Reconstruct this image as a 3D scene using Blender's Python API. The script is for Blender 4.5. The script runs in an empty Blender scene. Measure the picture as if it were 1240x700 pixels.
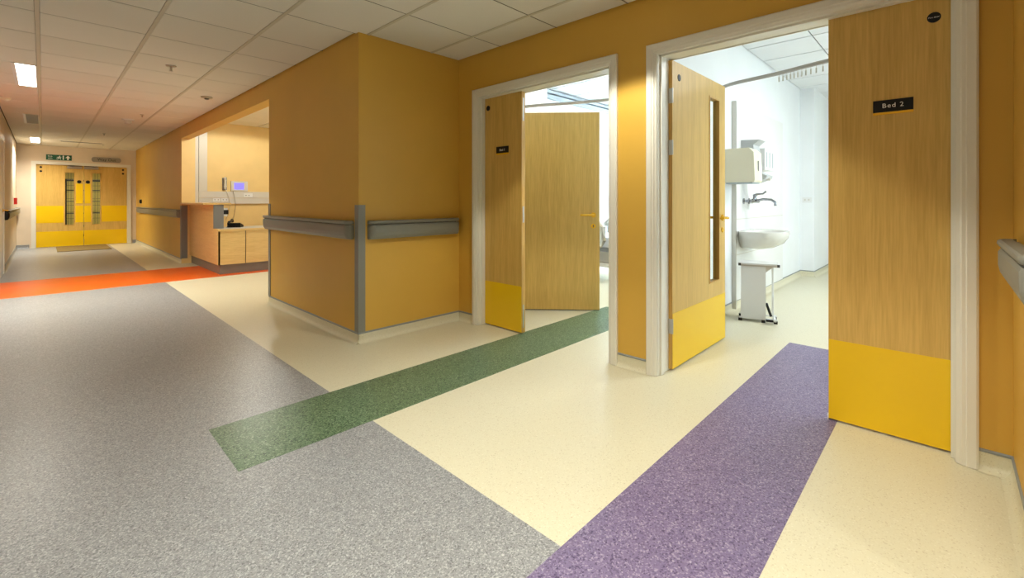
import bpy, bmesh, math, random
from mathutils import Vector, Matrix
random.seed(4)
SC = bpy.context.scene
COL = SC.collection
PI = math.pi

# ------------------------------------------------------------------ camera
cam_d = bpy.data.cameras.new('camera'); cam = bpy.data.objects.new('camera', cam_d); COL.objects.link(cam)
cam.location = (0, 0, 1.15)
cam.rotation_euler = (PI/2, 0, math.radians(43.96 - 90))
cam_d.sensor_width = 36; cam_d.lens = 547.6/1240*36
cam_d.shift_x = 0; cam_d.shift_y = -(350 - 243)/1240
cam_d.clip_start = 0.02; cam_d.clip_end = 200
SC.camera = cam
# ------------------------------------------------------------------ world and exposure
w = bpy.data.worlds.new('sky'); SC.world = w; w.use_nodes = True
w.node_tree.nodes['Background'].inputs[0].default_value = (0.72, 0.86, 1.0, 1)
w.node_tree.nodes['Background'].inputs[1].default_value = 6.0
SC.view_settings.view_transform = 'Standard'; SC.view_settings.look = 'None'
SC.view_settings.gamma = 1; SC.view_settings.use_curve_mapping = False
SC.view_settings.exposure = -0.08
WARM = (0.97, 0.945, 0.83); COOL = (0.80, 0.91, 1.0)
def area(name, loc, rot, sx, sy, watts, col, spread=PI):
    d = bpy.data.lights.new(name, 'AREA'); d.shape = 'RECTANGLE'; d.size = sx; d.size_y = sy
    d.energy = watts; d.color = col; d.spread = spread
    o = bpy.data.objects.new(name, d); o.location = loc; o.rotation_euler = rot; COL.objects.link(o); return o
def spot(name, loc, watts, deg, blend=0.5, col=WARM, rot=(0, 0, 0), r=0.05):
    d = bpy.data.lights.new(name, 'SPOT'); d.energy = watts; d.spot_size = math.radians(deg); d.spot_blend = blend
    d.color = col; d.shadow_soft_size = r
    o = bpy.data.objects.new(name, d); o.location = loc; o.rotation_euler = rot; COL.objects.link(o); return o
# daylight through the windows of the two bedrooms
area('daylight', (6.0, -2.75, 1.6), (-PI/2, 0, 0), 4.2, 1.7, 800, COOL)
area('daylight', (9.05, 3.1, 1.6), (0, PI/2, 0), 1.7, 2.0, 450, COOL)
# unseen bedroom fill lights added for glow (their panels are built below)
area('room_fill', (5.6, -0.6, 2.83), (0, 0, 0), 1.1, 1.1, 60, (0.95, 0.98, 1))
area('room_fill', (5.0, 2.5, 2.83), (0, 0, 0), 0.55, 1.1, 45, (0.95, 0.98, 1))
# corridor: linear luminaires; a door-wall downlight; other spots added as ambient fill
LIN = [(-0.115, 7.19), (-0.115, 14.67), (-0.115, -0.3)]
for (x, y), e in zip(LIN, (75, 52, 75)):
    area('corridor_lamp', (x, y, 2.493), (0, 0, 0), 0.15, 1.22, e, WARM, math.radians(130))
DOWN = [(2.15, 1.50, 95), (0.75, 0.6, 60), (-1.5, 6.0, 45), (1.2, -1.6, 50), (-1.5, 2.0, 55)]
for x, y, e in DOWN:
    spot('downlight_and_fill_lamp', (x, y, 2.47), e, 106, 0.22)
spot('bay_lamp', (2.55, 8.6, 2.62), 80, 174, 0.1)
spot('bay_lamp', (3.3, 7.0, 2.62), 48, 174, 0.1)
spot('lobby_lamp', (0.8, 17.2, 2.4), 60, 160, 0.6)

# ------------------------------------------------------------------ materials
MATS = {}
def mat(name, col, rough=0.5, metal=0.0, spec=0.5, emit=None, estr=0.0):
    if name in MATS: return MATS[name]
    m = bpy.data.materials.new(name); m.use_nodes = True
    b = m.node_tree.nodes['Principled BSDF']
    b.inputs['Base Color'].default_value = (*col, 1); b.inputs['Roughness'].default_value = rough
    b.inputs['Metallic'].default_value = metal; b.inputs['Specular IOR Level'].default_value = spec
    if emit: b.inputs['Emission Color'].default_value = (*emit, 1); b.inputs['Emission Strength'].default_value = estr
    MATS[name] = m; return m
def nodes(m): return m.node_tree.nodes, m.node_tree.links, m.node_tree.nodes['Principled BSDF']
def texco(N, L, scale=(1, 1, 1)):
    t = N.new('ShaderNodeTexCoord'); mp = N.new('ShaderNodeMapping'); mp.inputs['Scale'].default_value = scale
    L.new(t.outputs['Object'], mp.inputs['Vector']); return mp.outputs['Vector']
def ramp(N, L, fac, stops):
    r = N.new('ShaderNodeValToRGB'); e = r.color_ramp.elements
    while len(e) < len(stops): e.new(0.5)
    for el, (p, c) in zip(e, stops): el.position = p; el.color = (*c, 1)
    L.new(fac, r.inputs['Fac']); return r.outputs['Color']
def painted(name, col, rough=0.6, var=0.06, bump=0.04, scale=90):
    m = mat(name, col, rough); N, L, b = nodes(m); v = texco(N, L)
    n = N.new('ShaderNodeTexNoise'); n.inputs['Scale'].default_value = 2.3; n.inputs['Detail'].default_value = 4; L.new(v, n.inputs['Vector'])
    c = ramp(N, L, n.outputs['Fac'], [(0.3, tuple(x*(1-var) for x in col)), (0.7, tuple(min(1, x*(1+var)) for x in col))])
    L.new(c, b.inputs['Base Color'])
    n2 = N.new('ShaderNodeTexNoise'); n2.inputs['Scale'].default_value = scale; n2.inputs['Detail'].default_value = 3; L.new(v, n2.inputs['Vector'])
    bp = N.new('ShaderNodeBump'); bp.inputs['Strength'].default_value = bump; bp.inputs['Distance'].default_value = 0.01
    L.new(n2.outputs['Fac'], bp.inputs['Height']); L.new(bp.outputs['Normal'], b.inputs['Normal'])
    return m
def vinyl(name, dark, mid, light, rough=0.34, scale=230, pos=(0.12, 0.3, 0.72, 0.9)):
    m = mat(name, mid, rough, spec=0.42); N, L, b = nodes(m); v = texco(N, L)
    vo = N.new('ShaderNodeTexVoronoi'); vo.inputs['Scale'].default_value = scale; L.new(v, vo.inputs['Vector'])
    s = N.new('ShaderNodeSeparateColor'); L.new(vo.outputs['Color'], s.inputs['Color'])
    n = N.new('ShaderNodeTexNoise'); n.inputs['Scale'].default_value = scale*0.6; n.inputs['Detail'].default_value = 2; L.new(v, n.inputs['Vector'])
    mx = N.new('ShaderNodeMath'); mx.operation = 'MULTIPLY_ADD'; mx.inputs[1].default_value = 0.45
    L.new(n.outputs['Fac'], mx.inputs[0])
    m2 = N.new('ShaderNodeMath'); m2.operation = 'MULTIPLY'; m2.inputs[1].default_value = 0.55; L.new(s.outputs['Red'], m2.inputs[0])
    L.new(m2.outputs[0], mx.inputs[2])
    c = ramp(N, L, mx.outputs[0], [(pos[0], dark), (pos[1], mid), (pos[2], mid), (pos[3], light)])
    big = N.new('ShaderNodeTexNoise'); big.inputs['Scale'].default_value = 0.9; big.inputs['Detail'].default_value = 3; L.new(v, big.inputs['Vector'])
    rr = N.new('ShaderNodeMapRange'); rr.inputs['To Min'].default_value = rough*0.85; rr.inputs['To Max'].default_value = rough*1.2
    L.new(big.outputs['Fac'], rr.inputs['Value']); L.new(rr.outputs['Result'], b.inputs['Roughness'])
    L.new(c, b.inputs['Base Color'])
    bp = N.new('ShaderNodeBump'); bp.inputs['Strength'].default_value = 0.05; bp.inputs['Distance'].default_value = 0.004
    L.new(n.outputs['Fac'], bp.inputs['Height']); L.new(bp.outputs['Normal'], b.inputs['Normal'])
    return m
def wood(name, dark, light, rough=0.38, axis='z'):
    m = mat(name, light, rough, spec=0.4); N, L, b = nodes(m)
    st = {'z': (1, 1, 0.045), 'x': (0.09, 1, 1), 'y': (1, 0.09, 1)}[axis]
    v = texco(N, L, st)
    n = N.new('ShaderNodeTexNoise'); n.inputs['Scale'].default_value = 9; n.inputs['Detail'].default_value = 3; n.inputs['Distortion'].default_value = 0.4; L.new(v, n.inputs['Vector'])
    # cathedral figure: rings read from a smooth field
    mul = N.new('ShaderNodeMath'); mul.operation = 'MULTIPLY'; mul.inputs[1].default_value = 26; L.new(n.outputs['Fac'], mul.inputs[0])
    sn = N.new('ShaderNodeMath'); sn.operation = 'SINE'; L.new(mul.outputs[0], sn.inputs[0])
    fine = N.new('ShaderNodeTexNoise'); fine.inputs['Scale'].default_value = 130; fine.inputs['Detail'].default_value = 4; L.new(v, fine.inputs['Vector'])
    a1 = N.new('ShaderNodeMath'); a1.operation = 'MULTIPLY_ADD'; a1.inputs[1].default_value = 0.09; a1.inputs[2].default_value = 0.1; L.new(sn.outputs[0], a1.inputs[0])
    a2 = N.new('ShaderNodeMath'); a2.operation = 'ADD'; L.new(a1.outputs[0], a2.inputs[0]); L.new(fine.outputs['Fac'], a2.inputs[1])
    c = ramp(N, L, a2.outputs[0], [(0.25, dark), (0.85, light)])
    L.new(c, b.inputs['Base Color']); return m
def tile_mat():
    m = mat('ceiling_board', (0.80, 0.77, 0.66), 0.85); N, L, b = nodes(m); v = texco(N, L)
    n = N.new('ShaderNodeTexNoise'); n.inputs['Scale'].default_value = 240; n.inputs['Detail'].default_value = 2; L.new(v, n.inputs['Vector'])
    oi = N.new('ShaderNodeObjectInfo'); a = N.new('ShaderNodeMath'); a.operation = 'MULTIPLY_ADD'; a.inputs[1].default_value = 0.25
    L.new(oi.outputs['Random'], a.inputs[0]); L.new(n.outputs['Fac'], a.inputs[2])
    L.new(ramp(N, L, a.outputs[0], [(0.25, (0.72, 0.69, 0.59)), (0.9, (0.84, 0.81, 0.72))]), b.inputs['Base Color'])
    bp = N.new('ShaderNodeBump'); bp.inputs['Strength'].default_value = 0.15; bp.inputs['Distance'].default_value = 0.004
    L.new(n.outputs['Fac'], bp.inputs['Height']); L.new(bp.outputs['Normal'], b.inputs['Normal']); return m

M_OR = painted('ochre_wall_paint', (0.67, 0.395, 0.058), 0.5, 0.03)
M_BEI = painted('buff_wall_paint', (0.82, 0.60, 0.25), 0.55)
M_CR = painted('cream_wall_paint', (0.74, 0.62, 0.47), 0.5)
M_WH = painted('white_room_paint', (0.86, 0.88, 0.88), 0.5, 0.02)
M_GLOSS = mat('white_gloss_paint', (0.80, 0.77, 0.67), 0.3)
M_TILE = tile_mat()
M_TEE = mat('tee_enamel', (0.60, 0.56, 0.44), 0.45)
M_VOID = mat('dark_void', (0.05, 0.045, 0.035), 0.9)
V_CREAM = vinyl('cream_vinyl', (0.50, 0.42, 0.27), (0.70, 0.655, 0.475), (0.84, 0.80, 0.65), scale=230)
V_GREY = vinyl('grey_vinyl', (0.14, 0.145, 0.15), (0.29, 0.295, 0.30), (0.56, 0.57, 0.57), scale=240, pos=(.2,.4,.6,.85))
V_GREEN = vinyl('green_vinyl', (0.02, 0.045, 0.028), (0.105, 0.18, 0.095), (0.32, 0.41, 0.28), scale=190, pos=(0.25, 0.4, 0.6, 0.85))
V_PURP = vinyl('purple_vinyl', (0.07, 0.045, 0.115), (0.195, 0.15, 0.275), (0.46, 0.40, 0.52), scale=190, pos=(0.2, 0.4, 0.62, 0.88))
V_ORG = vinyl('orange_vinyl', (0.66, 0.08, 0.006), (0.84, 0.125, 0.008), (0.90, 0.20, 0.02), pos=(0.1, 0.35, 0.65, 0.9))
M_WOOD = wood('maple_veneer', (0.55, 0.335, 0.075), (0.72, 0.47, 0.13))
M_WOODX = wood('maple_veneer_cross', (0.62, 0.40, 0.14), (0.76, 0.53, 0.21), axis='x')
M_WOODY = wood('maple_veneer_run', (0.60, 0.38, 0.12), (0.74, 0.50, 0.18), axis='y')
M_EDGE = wood('maple_lipping', (0.50, 0.28, 0.06), (0.72, 0.44, 0.12))
M_YEL = mat('yellow_plate', (0.88, 0.56, 0.003), 0.32)
M_YELH = mat('yellow_nylon', (0.88, 0.50, 0.02), 0.25)
M_RAIL = painted('grey_rail_vinyl', (0.235, 0.235, 0.20), 0.42, 0.03, 0.02)
M_RAILD = mat('dark_rail_vinyl', (0.07, 0.065, 0.055), 0.5)
M_GREY = mat('mid_grey_plastic', (0.20, 0.20, 0.19), 0.5)
M_STRIP = mat('capping_strip', (0.26, 0.28, 0.27), 0.5)
M_STEEL = mat('brushed_steel', (0.55, 0.53, 0.48), 0.32, 1.0)
M_CHROME = mat('chrome', (0.36, 0.37, 0.40), 0.12, 1.0)
M_BLACK = mat('black_plastic', (0.010, 0.010, 0.010), 0.45, spec=0.25)
M_DGREY = mat('dark_grey', (0.06, 0.06, 0.06), 0.5)
M_WPL = mat('white_plastic', (0.80, 0.80, 0.78), 0.35)
M_TRUNK = mat('trunking_plastic', (0.66, 0.63, 0.56), 0.4)
M_IVORY = mat('ivory_plastic', (0.84, 0.80, 0.62), 0.4)
M_CER = mat('ceramic', (0.74, 0.73, 0.68), 0.12)
M_LTXT = mat('white_print', (0.85, 0.85, 0.82), 0.5)
M_GRN = mat('sign_green', (0.0, 0.10, 0.05), 0.4)
M_BROWN = mat('mat_fibre', (0.20, 0.13, 0.03), 0.75)
M_RED = mat('red_plastic', (0.6, 0.02, 0.015), 0.35)
M_LAMP = mat('lit_diffuser', (0.9, 0.9, 0.9), 0.4, emit=(1, 0.95, 0.85), estr=7)
M_LAMPC = mat('fill_panel_glow', (0.9, 0.9, 0.9), 0.4, emit=(0.95, 0.98, 1), estr=6)
M_SCR = mat('blue_screen', (0.05, 0.05, 0.3), 0.3, emit=(0.28, 0.22, 1.0), estr=1.1)
M_SHEET = painted('bed_linen', (0.75, 0.80, 0.86), 0.8, 0.02)
M_BLUEM = mat('aluminium_track', (0.42, 0.48, 0.52), 0.4, 0.4)
M_KICK = painted('grey_plinth', (0.19, 0.165, 0.13), 0.4)
def glass_mat():
    m = mat('clear_glass', (0.9, 0.95, 0.93), 0.03); N, L, b = nodes(m)
    b.inputs['Transmission Weight'].default_value = 1; b.inputs['IOR'].default_value = 1.05; return m
M_GLASS = glass_mat()

# ------------------------------------------------------------------ helpers
def wl(o):
    v = Vector((0, 0, 0))
    while o: v += Vector(o.location); o = o.parent
    return v
def obj(name, bm, mats, parent=None, local=False, smooth=False, label=None, kind=None, bev=0.0, seg=2):
    """link a bmesh given in world coordinates (or the parent's own, local=True) as one object"""
    if bev:
        bmesh.ops.bevel(bm, geom=[e for e in bm.edges if len(e.link_faces) == 2 and e.calc_face_angle(0) > 0.5], offset=bev, segments=seg, affect='EDGES', profile=0.7, clamp_overlap=True)
    me = bpy.data.meshes.new(name)
    if not isinstance(mats, (list, tuple)): mats = [mats]
    if parent is None:
        # origin at the base centre
        xs = [v.co for v in bm.verts]
        c = Vector(((min(v.x for v in xs)+max(v.x for v in xs))/2, (min(v.y for v in xs)+max(v.y for v in xs))/2, min(v.z for v in xs)))
        if local: c = Vector((0, 0, 0))
    else:
        c = Vector((0, 0, 0)) if local else wl(parent)
    bm.transform(Matrix.Translation(-c))
    bmesh.ops.recalc_face_normals(bm, faces=bm.faces)
    bm.to_mesh(me); bm.free()
    for m in mats: me.materials.append(m)
    if smooth:
        for p in me.polygons: p.use_smooth = True
        try: me.set_sharp_from_angle(angle=math.radians(38))
        except Exception: pass
    o = bpy.data.objects.new(name, me); COL.objects.link(o)
    if parent is None: o.location = c
    else: o.parent = parent
    if label: o['label'] = label
    if kind: o['kind'] = kind
    return o
def thing(name, label, cat, loc=(0, 0, 0), rz=0, group=None):
    o = bpy.data.objects.new(name, None); COL.objects.link(o); o.empty_display_size = 0.1
    o.location = loc; o.rotation_euler = (0, 0, rz); o['label'] = label; o['category'] = cat
    if group: o['group'] = group
    return o
def tag(o, label, cat, group=None):
    o['label'] = label; o['category'] = cat
    if group: o['group'] = group
    return o
def sroot(name, loc=(0, 0, 0), label=None):
    o = bpy.data.objects.new(name, None); COL.objects.link(o); o.location = loc; o['kind'] = 'structure'
    if label: o['label'] = label
    return o
def B(): return bmesh.new()
def box(bm, x0, x1, y0, y1, z0, z1, mi=0):
    vs = [bm.verts.new((x, y, z)) for x in (x0, x1) for y in (y0, y1) for z in (z0, z1)]
    for f in ((0, 1, 3, 2), (4, 6, 7, 5), (0, 4, 5, 1), (2, 3, 7, 6), (0, 2, 6, 4), (1, 5, 7, 3)):
        bm.faces.new([vs[i] for i in f]).material_index = mi
    return bm
def bx(*a, mi=0): return box(B(), *a, mi=mi)
def tube(bm, pts, r, n=10, mi=0, caps=True):
    pts = [Vector(p) for p in pts]; rr = r if isinstance(r, (list, tuple)) else [r]*len(pts); rings = []
    up = Vector((0, 0, 1))
    for i, p in enumerate(pts):
        t = (pts[min(i+1, len(pts)-1)] - pts[max(i-1, 0)]).normalized()
        a = up if abs(t.dot(up)) < 0.95 else Vector((1, 0, 0))
        s = t.cross(a).normalized(); q = s.cross(t).normalized()
        rings.append([bm.verts.new(p + (s*math.cos(k*2*PI/n) + q*math.sin(k*2*PI/n))*rr[i]) for k in range(n)])
    for A, C in zip(rings, rings[1:]):
        for k in range(n): bm.faces.new((A[k], A[(k+1) % n], C[(k+1) % n], C[k])).material_index = mi
    if caps:
        bm.faces.new(rings[0]).material_index = mi; bm.faces.new(rings[-1]).material_index = mi
    return bm
def lathe(bm, c, prof, n=24, mi=0, axis='z', flip=1):
    """prof: (radius, height) from c along axis"""
    c = Vector(c); rings = []
    for r, h in prof:
        ring = []
        for k in range(n):
            a, b_ = r*math.cos(k*2*PI/n), r*math.sin(k*2*PI/n); h2 = h*flip
            p = {'z': (a, b_, h2), 'x': (h2, a, b_), 'y': (a, h2, b_)}[axis]
            ring.append(bm.verts.new(c + Vector(p)))
        rings.append(ring)
    for A, C in zip(rings, rings[1:]):
        for k in range(n): bm.faces.new((A[k], A[(k+1) % n], C[(k+1) % n], C[k])).material_index = mi
    bm.faces.new(rings[0]).material_index = mi; bm.faces.new(rings[-1]).material_index = mi
    return bm
def extrude(bm, poly, fn, t0, t1, mi=0):
    """poly: list of (a, b); fn(a, b, t) gives the 3D point"""
    A = [bm.verts.new(fn(a, b, t0)) for a, b in poly]; C = [bm.verts.new(fn(a, b, t1)) for a, b in poly]; n = len(poly)
    for k in range(n): bm.faces.new((A[k], A[(k+1) % n], C[(k+1) % n], C[k])).material_index = mi
    bm.faces.new(A).material_index = mi; bm.faces.new(C).material_index = mi
    return bm
def text_into(bm, s, size, M, mi, depth=0.0006, spacing=1.0):
    cu = bpy.data.curves.new('lettering', 'FONT'); cu.body = s; cu.size = size; cu.align_x = 'CENTER'; cu.align_y = 'CENTER'
    cu.extrude = depth; cu.space_character = spacing; cu.resolution_u = 3
    o = bpy.data.objects.new('lettering', cu); COL.objects.link(o)
    dg = bpy.context.evaluated_depsgraph_get(); me = bpy.data.meshes.new_from_object(o.evaluated_get(dg))
    me.transform(M); n0 = len(bm.faces); bm.from_mesh(me); bm.faces.ensure_lookup_table()
    for f in bm.faces[n0:]: f.material_index = mi
    bpy.data.objects.remove(o); bpy.data.meshes.remove(me); bpy.data.curves.remove(cu)
# orientation of lettering on a face looking towards -X (reader looks along +X) / towards -Y
def M_faceX(x, y, z): return Matrix.Translation((x, y, z)) @ Matrix(((0, 0, -1, 0), (-1, 0, 0, 0), (0, 1, 0, 0), (0, 0, 0, 1)))
def M_faceY(x, y, z): return Matrix.Translation((x, y, z)) @ Matrix(((1, 0, 0, 0), (0, 0, -1, 0), (0, 1, 0, 0), (0, 0, 0, 1)))

# ------------------------------------------------------------------ dimensions
XW = 1.755          # corridor's right wall and the block's long face
YB = 3.40           # block's short face
XD = 2.79           # door wall
YN = -0.195         # opposite side of the door recess
XL = -0.44          # corridor's left wall
YE = 15.9           # end wall
H = 2.5; HR = 2.85; HB = 2.68
YL0 = 9.3           # the left wall starts here, the space opens to the left before it
XO = -2.6; YS = -3.2

# ------------------------------------------------------------------ floor
floor = obj('floor', bx(XO-0.1, 9.5, YS-0.1, YE+3.1, -0.1, 0.0), V_CREAM, kind='structure')
floor['label'] = 'cream flecked sheet vinyl floor'
def inlay(name, x0, x1, y0, y1, z, m, label): return obj(name, bx(x0, x1, y0, y1, -0.004, z), m, floor, label=label)
inlay('floor_sheet', XO, 1.195, YS, YE, 0.0006, V_GREY, 'grey flecked vinyl sheet along the corridor')
inlay('floor_stripe', 0.575, 4.24, 2.165, 2.668, 0.0012, V_GREEN, 'green vinyl stripe leading into the far bedroom')
inlay('floor_stripe', 0.575, 4.20, 0.415, 0.925, 0.0012, V_PURP, 'purple vinyl stripe leading into the near bedroom')
inlay('floor_stripe', XO, 3.2, 7.95, 9.50, 0.0012, V_ORG, 'orange vinyl stripe across the corridor')

# ------------------------------------------------------------------ walls
def struct(name, bm, m, label=None): return obj(name, bm, m, kind='structure', label=label)
T = 2.62
w_ = B(); box(w_, XL-0.15, XL, YL0, YE, 0, T); struct('wall_left', w_, M_CR)
w_ = B(); box(w_, XO, XL-0.15, YL0, YL0+0.12, 0, T); box(w_, XO-0.12, XO, YS, YL0+0.12, 0, T); struct('wall_left', w_, M_CR)
struct('wall_back', bx(XO-0.12, 4.0, YS-0.12, YS, 0, T), M_CR)
# block between nurse bay and bedroom (ochre)
struct('wall_block', bx(XW, XD+0.2, YB, 5.47, 0, HB+0.1), M_OR, 'ochre wall block with two handrails')
# block on the near side of the door recess
struct('wall_right', bx(XW, XD+0.2, YS, YN, 0, T), M_OR)
# door wall, corridor side
D1 = (1.70, 3.15); D2 = (-0.055, 1.40); HD = 2.13
w_ = B()
for (a, b_) in ((YN, D2[0]), (D2[1], D1[0]), (D1[1], YB)): box(w_, XD, XD+0.09, a, b_, 0, T)
for (a, b_) in (D2, D1): box(w_, XD, XD+0.09, a, b_, HD, T)
struct('wall_door_side', w_, M_OR)
w_ = B()
for (a, b_) in ((YN, D2[0]), (D2[1], D1[0]), (D1[1], YB)): box(w_, XD+0.09, XD+0.18, a, b_, 0, HR+.1)
for (a, b_) in (D2, D1): box(w_, XD+0.09, XD+0.18, a, b_, HD, HR+.1)
box(w_, XD+0.2, XD+0.26, -2.7, YN, 0, HR+.1)
struct('wall_bedroom_front', w_, M_WH)
# end wall with the double doors
EO = (-0.14, 1.59); EH = 2.06
w_ = B(); box(w_, XL, EO[0], YE, YE+0.12, 0, T); box(w_, EO[1], XW+0.1, YE, YE+0.12, 0, T); box(w_, EO[0], EO[1], YE, YE+0.12, EH, T)
struct('wall_end', w_, M_CR)
# corridor wall beyond the nurse bay
PB = 10.08
struct('wall_corridor', bx(XW, XW+0.17, PB, YE, 0, HB+0.1), M_OR)
# nurse bay
w_ = B(); box(w_, XW+0.17, 4.4, PB+0.24, PB+0.4, 0, HB+0.1); struct('wall_bay', w_, M_BEI)
struct('wall_bay_side', bx(4.4, 4.5, 5.47, PB+0.4, 0, HB+0.1), M_BEI)
struct('wall_bay_pier', bx(XW+0.001, XW+0.21, PB-0.001, PB+0.24, 0, HB+0.1), M_BEI)
struct('wall_header', bx(XW+0.002, XW+0.14, 5.47, PB, 2.29, T), M_OR, 'ochre header beam over the nurse bay opening')
# bedrooms
w_ = B(); box(w_, XD+0.18, 9.3, 1.63, 1.75, 0, HR+.1); box(w_, 8.05, 9.3, 1.45, 1.63, 0, HR+.1); struct('wall_bedroom_partition', w_, M_WH, 'white partition wall with a square column')
w_ = B(); box(w_, 9.3, 9.4, -2.7, 1.63, 0, HR+.1); struct('wall_bedroom_far', w_, painted('pale_cream_paint', (0.82, 0.78, 0.66), 0.5))
w_ = B(); box(w_, 2.99, 9.4, -2.8, -2.7, 0, 0.75); box(w_, 2.99, 9.4, -2.8, -2.7, 2.4, HR+.1); box(w_, 2.99, 3.9, -2.8, -2.7, 0.75, 2.4); box(w_, 8.1, 9.4, -2.8, -2.7, 0.75, 2.4)
struct('wall_bedroom_window_side', w_, M_WH)
w_ = B(); box(w_, XD+0.2, 4.12, YB, 4.4, 0, HR+.1); box(w_, 4.12, 8.8, 4.4, 4.5, 0, HR+.1); struct('wall_bedroom_left', w_, M_WH)
w_ = B(); box(w_, 8.8, 8.9, 1.75, 4.5, 0, 0.75); box(w_, 8.8, 8.9, 1.75, 4.5, 2.4, HR+.1); box(w_, 8.8, 8.9, 1.75, 2.1, .75, 2.4); box(w_, 8.8, 8.9, 4.1, 4.5, .75, 2.4)
struct('wall_bedroom_window_side', w_, M_WH)
def window(name, along, c, a0, a1, z0, z1, n):
    r = sroot(name, (0, 0, 0)); f = B(); g = B(); t = 0.05
    def bb(bm, p0, p1, q0, q1, d0, d1):
        if along == 'x': box(bm, p0, p1, c+d0, c+d1, q0, q1)
        else: box(bm, c+d0, c+d1, p0, p1, q0, q1)
    bb(f, a0, a1, z0, z0+t, 0, .07); bb(f, a0, a1, z1-t, z1, 0, .07)
    for k in range(n+1):
        x = a0 + (a1-a0-t)*k/n; bb(f, x, x+t, z0+t, z1-t, 0, .07)
    obj('window_frame', f, M_GLOSS, r)
    for k in range(n):
        x = a0 + (a1-a0-t)*k/n + t; x2 = a0 + (a1-a0-t)*(k+1)/n
        g = B(); bb(g, x, x2, z0+t, z1-t, .03, .036); obj('pane', g, M_GLASS, r)
window('window_1', 'x', -2.79, 3.9, 8.1, 0.75, 2.4, 4)
window('window_2', 'y', 8.81, 2.1, 4.1, 0.75, 2.4, 2)
# lobby beyond the end doors
w_ = B(); box(w_, -0.6, -0.5, YE+.12, YE+3, 0, T); box(w_, 2.0, 2.1, YE+.12, YE+3, 0, T); box(w_, -0.6, 2.1, YE+3, YE+3.1, 0, T); struct('wall_lobby', w_, painted('yellow_lobby_paint', (0.80, 0.66, 0.22), 0.5))
struct('ceiling', bx(-0.6, 2.1, YE+.12, YE+3.1, T-.05, T), M_CR, 'ceiling of the lobby beyond the doors')

# ------------------------------------------------------------------ suspended ceiling
G = 0.623; GX0 = -0.03; GY0 = 2.205
ceiling = obj('ceiling', box(bx(XO, XW+.12, YS, YE, 2.515, 2.56), XW+.1201, 2.99, YS, YB+.1, 2.515, 2.56), M_VOID, kind='structure')
ceiling['label'] = 'suspended ceiling of square mineral tiles in a metal grid'
def tile(par, cache, x0, x1, y0, y1, z, gx=0.013, gy=0.005, th=0.012):
    if x1-x0 < 0.03 or y1-y0 < 0.03: return
    key = (round(x1-x0, 3), round(y1-y0, 3))
    o = None
    if key in cache:
        o = bpy.data.objects.new('ceiling_tile', cache[key]); COL.objects.link(o); o.parent = par
    else:
        a, b_ = (x1-x0)/2-gx, (y1-y0)/2-gy
        bm = bx(-a, a, -b_, b_, 0, th); bmesh.ops.bevel(bm, geom=[e for e in bm.edges if all(v.co.z < 1e-4 for v in e.verts)], offset=0.003, segments=1, affect='EDGES')
        o = obj('ceiling_tile', bm, M_TILE, par, local=True); cache[key] = o.data
    o.location = Vector(((x0+x1)/2, (y0+y1)/2, z)) - wl(par)
cache = {}
LR = [(-0.205, -0.03, GY0+G*k0, GY0+G*(k0+2)) for k0 in (7, 13, 19, -5)]   # luminaire slots
for j in range(-5, 23):
    y0, y1 = GY0+G*j, GY0+G*(j+1)
    if y0 >= YE: continue
    y1 = min(y1, YE)
    for i in range(-4, 5):
        x0, x1 = GX0+G*i, GX0+G*(i+1)
        lo = XO if y0 < YL0-0.2 else XL
        if x1 <= lo: continue
        x0 = max(x0, lo)
        nook = y0 < YB and y1 > YN
        hi = XD if nook else XW
        if x0 >= hi: continue
        x1 = min(x1, hi); a, b_ = y0, y1
        if nook and x0 > 1.8: a, b_ = max(y0, YN), min(y1, YB)
        if any(abs(x1-r[1]) < 0.01 and y0 > r[2]-.01 and y1 < r[3]+.01 for r in LR): x1 = -0.205
        tile(ceiling, cache, x0, x1, a, b_, 2.501)
tb = B()
for i in range(-4, 5):
    x = GX0+G*i
    y0, y1 = (YS, YE) if XL < x < XW else ((YS, YL0) if x < XL else (YN, YB))
    box(tb, x-.012, x+.012, y0, y1, 2.499, 2.514)
obj('main_tee', tb, M_TEE, ceiling)
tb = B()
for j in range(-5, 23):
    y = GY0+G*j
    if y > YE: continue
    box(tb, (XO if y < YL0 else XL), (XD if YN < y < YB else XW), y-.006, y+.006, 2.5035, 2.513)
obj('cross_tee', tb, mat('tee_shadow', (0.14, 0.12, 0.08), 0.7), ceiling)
# bay ceiling
cb = obj('ceiling', bx(XW+.1, 4.4, 5.47, PB+.24, HB+.014, HB+.1), M_VOID, kind='structure'); cb['label'] = 'tiled ceiling of the nurse bay'
for i in range(5):
    for j in range(8):
        x0 = XW+.14+.6*i; y0 = 5.47+.62*j; tile(cb, cache, x0, min(x0+.6, 4.4), y0, min(y0+.62, PB+.24), HB)
cr = obj('ceiling', bx(2.97, 9.3, -2.7, 1.63, HR+.014, HR+.1), M_VOID, kind='structure'); cr['label'] = 'white tiled ceiling of the near bedroom'
MT = M_TILE; M_TILE = painted('white_ceiling_board', (0.84, 0.86, 0.88), 0.8, 0.02); cache2 = {}
for i in range(11):
    for j in range(7):
        x0 = 3.1+.6*i; y0 = 1.63-.62*(j+1)
        if 5.0 < x0+.3 < 6.2 and -1.2 < y0+.3 < 0.0: continue
        tile(cr, cache2, x0, min(x0+.6, 9.3), y0, y0+.62, HR)
for j in range(7): tile(cr, cache2, 2.97, 3.1, 1.63-.62*(j+1), 1.63-.62*j, HR)
cr2 = obj('ceiling', bx(2.97, 8.8, 1.75, 4.4, HR+.014, HR+.1), M_VOID, kind='structure'); cr2['label'] = 'white tiled ceiling of the far bedroom'
for i in range(10):
    for j in range(5):
        x0 = 2.97+.6*i; y0 = 1.75+.6*j; tile(cr2, cache2, x0, min(x0+.6, 8.8), y0, min(y0+.6, 4.4), HR)

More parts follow.
